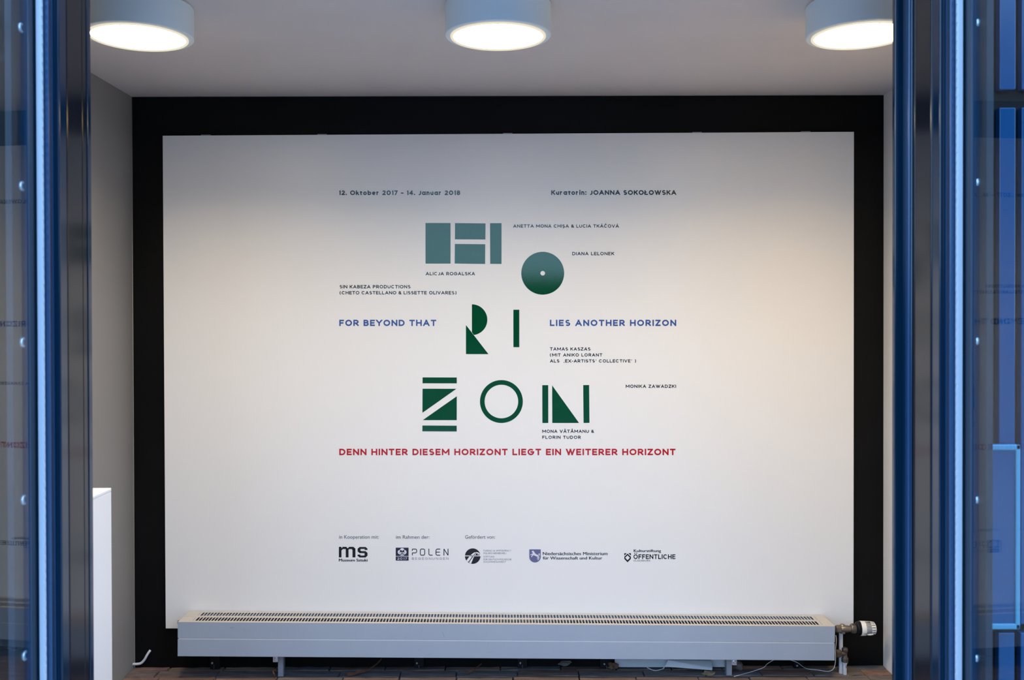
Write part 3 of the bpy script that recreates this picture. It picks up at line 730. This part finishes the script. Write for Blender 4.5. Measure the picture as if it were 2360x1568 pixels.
# ------------------------------------------------------------------ radiator (low convector)
RY = 3.79; RD = 0.14
pc = U(1166.5, 1518.4, RY)
rx = 0.0089
rad = thing('radiator', 'long low white convector radiator with slotted top under the board', 'radiator', (pc.x, RY, pc.z), (0, rx, 0))
HL = (1926 - 407) * RY / F / 2; RH = 0.1372
def R(name, bm, m, **k): return link(name, bm, m, rad, **k)
R('front_panel', bx(-HL, HL, 0, 0.012, 0.0720, RH - 0.001, bev=0.0012), MT['rad'])
R('front_panel', bx(-HL, HL, 0, 0.012, 0.0, 0.0693, bev=0.0012), MT['rad'])
R('seam', bx(-HL + 0.004, HL - 0.004, 0.0006, 0.01, 0.0685, 0.0730), MT['board2'])
R('back_panel', bx(-HL, HL, RD - 0.012, RD, 0, RH - 0.002), MT['rad'])
for sx_ in (-1, 1):
    R('end_cap', bx(min(sx_ * HL, sx_ * (HL - 0.003)), max(sx_ * HL, sx_ * (HL - 0.003)), 0.012, RD - 0.012, 0, RH - 0.002), MT['rad'])
# slotted top plate
g = NB(); t0, t1 = RH - 0.0012, RH
rows_ = ((0.018, 0.061), (0.081, 0.122))
xs0, xs1 = -HL + 0.064, HL - 0.052
box(g, -HL, HL, -0.0004, rows_[0][0], t0, t1); box(g, -HL, HL, rows_[0][1], rows_[1][0], t0, t1); box(g, -HL, HL, rows_[1][1], RD, t0, t1)
for (y0, y1) in rows_:
    box(g, -HL, xs0, y0, y1, t0, t1); box(g, xs1, HL, y0, y1, t0, t1)
    n = 200; p = (xs1 - xs0) / n
    for i in range(n): box(g, xs0 + i * p + p * 0.66, xs0 + (i + 1) * p, y0, y1, t0, t1)
R('top_grille', g, MT['radtop'])
for (y0, y1) in rows_:
    for xx in (xs0 - 0.011, xs1 + 0.007): R('grille_mark', bx(xx, xx + 0.003, y0, y1, RH - 0.0002, RH + 0.0001), MT['steel'])
for xx in (-HL, HL - 0.07): R('seam_line', bx(xx + 0.004, xx + 0.05, 0.0705, 0.0715, RH - 0.0001, RH + 0.00015), MT['steel'])
g = NB()
for i in range(330):
    x = -HL + 0.03 + i * (2 * HL - 0.06) / 329; box(g, x, x + 0.0006, 0.016, RD - 0.016, 0.012, RH - 0.016)
R('convector_fins', g, MT['fin'], kind='stuff')
for y in (0.04, 0.1):
    b = NB(); tube(b, [(-HL + 0.01, y, 0.07), (HL - 0.004, y, 0.07)], 0.010, 12); R('water_tube', b, MT['fin'], smooth=True)
b = NB(); lathe(b, [(0.0075, 0), (0.0075, 0.007), (0.006, 0.009)], 16, Matrix.Translation((-HL, 0.03, 0.1262)) @ Matrix.Rotation(-PI / 2, 4, 'Y')); R('blanking_plug', b, MT['dark'], smooth=True)
# embossed mark on the left end
for i in range(7): R('embossed_mark', bx(-HL + 0.0085, -HL + 0.0125, -0.0005, 0.001, 0.0815 + i * 0.0072, 0.086 + i * 0.0072), MT['rad'])
# scuffs on the front
for px_, py_, L_s, ang, up_ in ((533, 1447.5, 9, 8, 1), (562, 1453, 4, -50, 1), (901, 1464, 13, 88, 0), (936, 1469, 13, 20, 0), (972, 1454, 14, 62, 0), (1022, 1464, 11, -68, 1), (1130, 1504, 16, 8, 0), (965, 1499, 10, -35, 0), (992, 1508, 16, 22, 0), (1124, 1484, 9, 80, 0), (1809, 1508.5, 3, 0, 2)):
    p = U(px_, py_, RY) - Vector((pc.x, RY, pc.z)); Ls = L_s * RY / F / 2
    b = box(NB(), -Ls, Ls, -0.0002, 0.001, -0.0004 - 0.0005 * (up_ == 2), 0.0004)
    b.transform(Matrix.Translation((p.x, 0, p.z + p.x * rx)) @ Matrix.Rotation(-math.radians(ang), 4, 'Y'))
    R('scuff_mark', b, MT['pipe'] if up_ == 2 else MT['scuff' if up_ else 'faint_scuff'])
# light legs with clip
for (px, side) in ((643, -1), (1681.5, 1)):
    yl = 0.05
    X = X_at(px, RY + yl) - pc.x
    zf = -pc.z
    zl = lambda x, z: z + x * math.sin(rx)
    b = NB(); box(b, X - 0.0095, X + 0.0095, yl, yl + 0.03, zf + X * rx + 0.002, 0.004, bev=0.001); R('leg', b, MT['legmat'])
    b = NB(); box(b, X + (0.0095 if side < 0 else -0.0125), X + (0.0125 if side < 0 else -0.0095), yl + 0.001, yl + 0.03, zf + X * rx + 0.002, 0.004); R('leg_flange', b, MT['steel'])
    xc = X + (-0.0125 if side < 0 else 0.011)
    cl_ = R('leg_clip', bx(xc - 0.0105, xc + 0.0105, yl - 0.034, yl - 0.028, -0.028, -0.0005, bev=0.003), MT['screw'])
    b = NB(); lathe(b, [(0.006, 0), (0.006, 0.003), (0.004, 0.005), (0.0, 0.0052)], 14, Matrix.Translation((xc + 0.001, yl - 0.034, -0.014)) @ Matrix.Rotation(PI / 2, 4, 'X'), cap=False)
    link('screw', b, MT['screw'], cl_, smooth=True)
# dark wall brackets below
for (px, py0, py1, w) in ((495, 1512, 1543, 22), (966, 1518, 1539, 22), (1204, 1518, 1539, 22), (1398, 1520, 1541, 30), (1842, 1524, 1543, 22)):
    Yb = 3.925; p0 = U(px - w / 2, py0 - 14, Yb); p1 = U(px + w / 2, py1, Yb)
    t = thing('wall_bracket', {495: 'black metal bracket below the left end of the radiator', 966: 'black bracket under the radiator beside a long curled leaf', 1204: 'black bracket under the radiator middle, right of the slim curled leaf', 1398: 'black bracket beside the white melamine offcut', 1842: 'black bracket under the radiator behind the loose thin wire'}[px], 'bracket', (0, 0, 0))
    link('plate', bx(p0.x, p1.x, Yb, YB - 0.0042, p1.z, p0.z, bev=0.001), MT['dark'], t)
    q = U(px - (6 if px == 495 else 5), py0 + 17 if px == 495 else py0 + 11, Yb)
    b = NB(); lathe(b, [(0.0045, 0), (0.0045, 0.002), (0.003, 0.004), (0, 0.0042)], 14, Matrix.Translation((q.x, Yb, q.z)) @ Matrix.Rotation(PI / 2, 4, 'X'), cap=False)
    link('screw', b, MT['screw'], t, smooth=True)
    link('threaded_pin', bx(q.x + 0.007, q.x + 0.010, Yb - 0.006, Yb, p1.z - 0.002, q.z - 0.006), MT['dbrass'], t)

# ------------------------------------------------------------------ valves and pipes at the right end
VY = 3.86
def XZ(px, py, Y=VY): p = U(px, py, Y); return p
RX = Matrix.Rotation(PI / 2, 4, 'Y')
def seglathe(name, m, parent, px0, px1, py, prof, n=24, Y=VY, sm=True):
    p = XZ(px0, py, Y); q = XZ(px1, py, Y); L = q.x - p.x
    b = NB(); lathe(b, [(r * Y / F, h * L) for r, h in prof], n, Matrix.Translation(p) @ RX)
    return link(name, b, m, parent, smooth=sm)
v = thing('thermostatic_valve', 'white thermostat valve head on brass body at radiator end', 'valve')
seglathe('union_nut', MT['brass'], v, 1926.5, 1937.5, 1450, [(8.2, 0), (9, .1), (9, .9), (8.2, 1)], 6, sm=False)
seglathe('valve_body', MT['brass'], v, 1936, 1963, 1450, [(6, 0), (8, .1), (8.3, .55), (7, .8), (6.5, 1)], 20)
b = NB(); p = XZ(1942, 1450); lathe(b, [(6.5 * VY / F, 0), (6.5 * VY / F, .014), (.007, .0195), (0.0, .021)], 18, Matrix.Translation(p + Vector((0, 0.002, -0.001))) @ Matrix.Identity(4), cap=False); link('valve_dome', b, MT['brass'], v, smooth=True)
b = NB(); lathe(b, [(6.0 * VY / F, 0), (6.0 * VY / F, .016)], 12, Matrix.Translation(p - Vector((0, 0, .018)))); link('socket', b, MT['brass'], v, smooth=True)
kn = seglathe('knurled_ring', MT['brass'], v, 1961, 1972, 1449, [(9.2, 0), (10, .15), (10, .85), (9.4, 1)], 24)
b = NB(); pk = XZ(1966, 1449); 
for i in range(20):
    a = 2 * PI * i / 20; c = pk + Vector((0, math.cos(a), math.sin(a))) * (10 * VY / F)
    box(b, c.x - 0.006, c.x + 0.009, c.y - 0.0012, c.y + 0.0012, c.z - 0.0012, c.z + 0.0012)
link('knurling', b, MT['dbrass'], kn, kind='stuff')
seglathe('collar', MT['dark'], v, 1971, 1983, 1448.5, [(9, 0), (14, .25), (14.8, .45), (13, .55), (16.2, .75), (16.2, 1)], 32)
hd = seglathe('thermostat_head', MT['head'], v, 1981.5, 2016, 1448.8, [(16.4, 0), (16.8, .04), (16.4, .3), (15.2, .8), (14.2, .95), (11.5, 1.0), (0.01, 1.0)], 40)
ph = XZ(1981.5, 1448.8)
px_m = VY / F
for (f0, f1, sh_) in ((10.5, 22.5, 0), (23.5, 31.5, 1)):
    for j in range(-7, 8):
        if sh_ and j % 2: continue
        a = math.radians(-90 + j * 11)
        if math.sin(a) * 0 + j < -4: pass
        x0 = ph.x + f0 * px_m; x1 = ph.x + f1 * px_m
        rr = (16.25 if not sh_ else 15.35) * px_m
        c = Vector((0, math.sin(a), math.cos(a + PI / 2) * 0 + 0))
        cy_, cz_ = -math.cos(math.radians(j * 11)) * rr, math.sin(math.radians(j * 11)) * rr
        b = NB(); box(b, x0, x1, -0.0006, 0.0006, -0.0011, 0.0011)
        rot = Matrix.Rotation(math.radians(-j * 11), 4, 'X')
        for vv in b.verts: vv.co = Vector((vv.co.x, 0, 0)) + rot @ Vector((0, vv.co.y, vv.co.z)) + Vector((0, ph.y + cy_, ph.z + cz_))
        link('vent_slot', b, MT['dark'], hd)
b = NB(); bmesh.ops.create_uvsphere(b, u_segments=16, v_segments=8, radius=1)
for vv in b.verts: vv.co = Vector((ph.x + 19 * px_m + vv.co.x * 8 * px_m, ph.y - 12.2 * px_m + vv.co.y * 2.5 * px_m, ph.z - 10.0 * px_m + vv.co.z * 2.6 * px_m))
link('grip_bump', b, MT['head'], hd, smooth=True)
# small dial mark
b = NB(); box(b, ph.x + 4 * px_m, ph.x + 7 * px_m, ph.y - 14.9 * px_m, ph.y - 13 * px_m, ph.z - 8.2 * px_m, ph.z - 7.4 * px_m); box(b, ph.x + 8 * px_m, ph.x + 11 * px_m, ph.y - 14.6 * px_m, ph.y - 13 * px_m, ph.z - 9 * px_m, ph.z - 7.6 * px_m)
link('dial_mark', b, MT['dark'], hd)

lv = thing('lockshield_valve', 'tarnished angled brass valve with round cap low at radiator end', 'valve')
seglathe('union_nut', MT['dbrass'], lv, 1926.5, 1938, 1507, [(8.6, 0), (9.3, .1), (9.3, .85), (8, 1)], 6, sm=False)
seglathe('valve_body', MT['dbrass'], lv, 1937, 1947, 1507, [(5.5, 0), (6, .5), (6, 1)], 18)
pv = XZ(1947, 1520)
k_ = px_m
b = NB(); lathe(b, [(7.5 * k_, 0), (8 * k_, 2 * k_), (5.6 * k_, 6 * k_), (5.4 * k_, 12 * k_), (5.2 * k_, 16 * k_), (6.8 * k_, 19 * k_), (7 * k_, 24 * k_), (5.5 * k_, 26.5 * k_), (0.01 * k_, 26.6 * k_)], 24, Matrix.Translation(pv)); link('cap', b, MT['dbrass'], lv, smooth=True)
b = NB(); lathe(b, [(7 * k_, 0), (8 * k_, 1 * k_), (8.2 * k_, 7 * k_), (7.6 * k_, 8 * k_)], 8, Matrix.Translation(pv - Vector((0, 0, 6.5 * k_)))); link('compression_nut', b, MT['dbrass'], lv)

sp_ = thing('supply_pipe', 'straight white painted riser pipe behind the lower brass valve', 'pipe')
p = XZ(1938, 1456, VY + 0.012); b = NB(); lathe(b, [(4.6 * k_, 0), (4.6 * k_, p.z + 0.012 - 0.004)], 20, Matrix.Translation((p.x, p.y, -0.012))); link('pipe', b, MT['pipe'], sp_, smooth=True)
rp_ = thing('return_pipe', 'short chipped white pipe under the lower brass valve', 'pipe')
p = XZ(1947, 1521); b = NB(); H = p.z + 0.012
lathe(b, [(4.5 * k_, 0), (4.5 * k_, H - 10 * k_), (5.4 * k_, H - 9.4 * k_), (5.4 * k_, H - 7.6 * k_), (6.4 * k_, H - 7 * k_), (6.4 * k_, H - 2 * k_)], 20, Matrix.Translation((p.x, p.y, -0.012)))
po = link('pipe', b, MT['pipe'], rp_, smooth=True)
for i, (dz, w_, h_) in enumerate(((0.045, 0.0014, 0.004), (0.033, 0.001, 0.003), (0.026, 0.002, 0.011), (0.062, 0.0012, 0.002))):
    link('paint_chip', bx(p.x + 0.0015, p.x + 0.0015 + w_, p.y - 4.55 * k_, p.y - 4.0 * k_, dz, dz + h_), MT['dark'], rp_)

# ------------------------------------------------------------------ cables
b = NB(); tube(b, smoothpath([U(300, 1531.5, 3.942), U(318, 1531.0, 3.942), U(326, 1528.5, 3.942), U(333, 1521, 3.942), U(338, 1512, 3.942), U(343, 1504, 3.945), U(346.5, 1499.5, 3.95)]), 0.0052, 12)
tag(link('cable_stub', b, MT['cable'], None, smooth=True), 'thick white cable stub bending up out of the left corner', 'cable')
w = [U(1692, 1560, 3.80), UF(1712, 1554.5, .006), UF(1735, 1548, .004), U(1760, 1539, 3.88), U(1768, 1531, 3.90), U(1783, 1522, 3.92), U(1800, 1517, 3.93), U(1822, 1522, 3.92), U(1838, 1528, 3.92), U(1850, 1537, 3.90), U(1862, 1542.5, 3.87), U(1885, 1545, 3.86), U(1908, 1548, 3.84), U(1920, 1543, 3.83), U(1924.5, 1532, 3.83), U(1925.8, 1515, 3.83), U(1925.5, 1500, 3.835), U(1927.5, 1478, 3.84), U(1926.5, 1465, 3.85)]
b = NB(); tube(b, smoothpath(w), 0.0013, 8)
tag(link('sensor_wire', b, MT['cable'], None, smooth=True), 'thin white wire drooping under the right end of the radiator', 'wire')
b = NB(); tube(b, smoothpath([U(1491, 1539, 3.90), UF(1500, 1543.5, .004), UF(1511, 1546.5, .004), UF(1522, 1544, .004), U(1529, 1541.5, 3.89), U(1531, 1537, 3.89)]), 0.0017, 8)
tag(link('wire_loop', b, MT['cable'], None, smooth=True), 'small white wire loop in front of the white offcut', 'wire')

# ------------------------------------------------------------------ plinth on the left
PX, PY = X_at(254.5, 2.72), 2.72
zt = U(252, 1133, 2.72).z
pl_ = thing('display_plinth', 'tall plain white display plinth beside the left door frame', 'plinth', (0, 0, 0))
link('plinth_body', bx(PX - 0.36, PX, PY - 0.36, PY, 0.002, zt, bev=0.0015), MT['plinth'], pl_)
link('plinth_top', bx(PX - 0.3605, PX + 0.0004, PY - 0.3605, PY + 0.0004, zt + 0.0002, zt + 0.010, bev=0.002), MT['plinth'], pl_)

# ------------------------------------------------------------------ litter under the radiator
def slab(name, quad, Y0, th, m, label, cat):
    b = NB(); a = [U(x, y, Y0) for x, y in quad]; f = [b.verts.new(p) for p in a]; k = [b.verts.new(p + Vector((0, th, 0))) for p in a]
    b.faces.new(f); b.faces.new(k[::-1])
    for i in range(len(a)): b.faces.new((f[i], f[(i + 1) % len(a)], k[(i + 1) % len(a)], k[i]))
    return tag(link(name, b, m), label, cat)
slab('offcut_board', [(1417, 1512), (1500, 1512), (1676, 1512), (1676, 1538), (1500, 1538.5), (1417, 1538)], 3.915, 0.016, MT['board2'], 'long pale melamine offcut lying behind the radiator on the bricks', 'board')
# leaning wedge in front of it
b = NB()
q = [U(1540, 1522, 3.868), U(1642, 1540.5, 3.868), U(1641, 1545.5, 3.864), U(1532, 1537, 3.864)]
q2 = [U(1545, 1514, 3.895), U(1639, 1524, 3.895), U(1640, 1541, 3.90), U(1535, 1537, 3.90)]
f = [b.verts.new(p) for p in q]; k = [b.verts.new(p) for p in q2]
b.faces.new(f); b.faces.new(k[::-1])
for i in range(4): b.faces.new((f[i], f[(i + 1) % 4], k[(i + 1) % 4], k[i]))
tag(link('offcut_wedge', b, MT['board2']), 'slanting white wedge shaped offcut leaning before the pale board', 'board')

def curled_leaf(name, pts, ws, m, label, tilt=0.004):
    b = NB(); P = [Vector(p) for p in pts]; L = []; Rr = []; C = []
    for i, p in enumerate(P):
        t = (P[min(i + 1, len(P) - 1)] - P[max(i - 1, 0)]).normalized(); n = Vector((-t.z * 0.8, -0.7, abs(t.x) * 0.7 + 0.3)).normalized()
        w_ = ws[i] * (1 + random.uniform(-.2, .2))
        C.append(b.verts.new(p + Vector((0, 0, -0.001)))); L.append(b.verts.new(p + n * w_ + Vector((0, 0, tilt)))); Rr.append(b.verts.new(p - Vector((0, -w_ * 0.9, 0)) + Vector((0, 0, tilt * random.uniform(0, 1)))))
    for i in range(len(P) - 1):
        b.faces.new((C[i], C[i + 1], L[i + 1], L[i])); b.faces.new((C[i], C[i + 1], Rr[i + 1], Rr[i]))
    o = link(name, b, m)
    sm = o.modifiers.new('s', 'SOLIDIFY'); sm.thickness = 0.0012; sm.offset = 1
    return tag(o, label, 'leaf')
curled_leaf('dry_leaf', smoothpath([UF(800, 1558, .006), UF(812, 1556.5, .010), U(826, 1552, 3.85), U(840, 1549, 3.86), U(853, 1543, 3.88), U(864, 1535, 3.91), U(874, 1527, 3.93), U(880, 1519, 3.945)], 3),
            [.004, .009, .012, .007, .006, .008, .010, .008, .007, .006, .005, .004, .003, .003, .002, .002, .002, .004, .006, .006, .005, .003], MT['leaf'], 'long brown curled leaf leaning up from the bricks, largest of the litter')
curled_leaf('dry_leaf', smoothpath([UF(1075, 1553, .004), UF(1083, 1551, .007), U(1092, 1545, 3.87), U(1100, 1539, 3.90), U(1110, 1531, 3.935)], 3),
            [.002, .004, .006, .007, .006, .005, .004, .004, .003, .003, .002, .002, .001], MT['leaf'], 'slim brown curled leaf under the middle of the radiator')
curled_leaf('dry_leaf', smoothpath([UF(634, 1562, .004), U(632, 1556, 3.81), U(630, 1549, 3.82), U(636, 1545, 3.83)], 3),
            [.003, .004, .005, .006, .006, .005, .005, .004, .003, .002], MT['leaf'], 'small brown leaf stuck against the left radiator leg')
def crumple(name, c, rx_, ry_, rz_, m, label, cat, seed=1, spike=0.3):
    rnd = random.Random(seed); b = NB(); bmesh.ops.create_icosphere(b, subdivisions=2, radius=1)
    for vv in b.verts:
        s_ = 1 + rnd.uniform(-spike, spike); d = vv.co * s_
        vv.co = Vector((c.x + d.x * rx_, c.y + d.y * ry_, max(c.z + d.z * rz_, 0.0008)))
    return tag(link(name, b, m), label, cat)
crumple('dry_leaf', UF(1632, 1553, .007), .022, .014, .009, MT['leaf2'], 'pale crumpled leaf on the bricks below the white wedge', 'leaf', 3, .45)
crumple('dry_leaf', U(1412, 1536, 3.90), .020, .012, .014, MT['leaf'], 'dark brown leaf clump tucked beside the pale offcut', 'leaf', 5, .45)
crumple('mortar_lump', U(1702, 1535, 3.90), .018, .014, .019, MT['stone'], 'grey lump of mortar right of the right radiator leg', 'stone', 8, .2)
crumple('plastic_scrap', U(1302, 1529, 3.92), .026, .012, .011, MT['stone'], 'crumpled grey scrap against the black wall under the radiator', 'scrap', 9, .4)
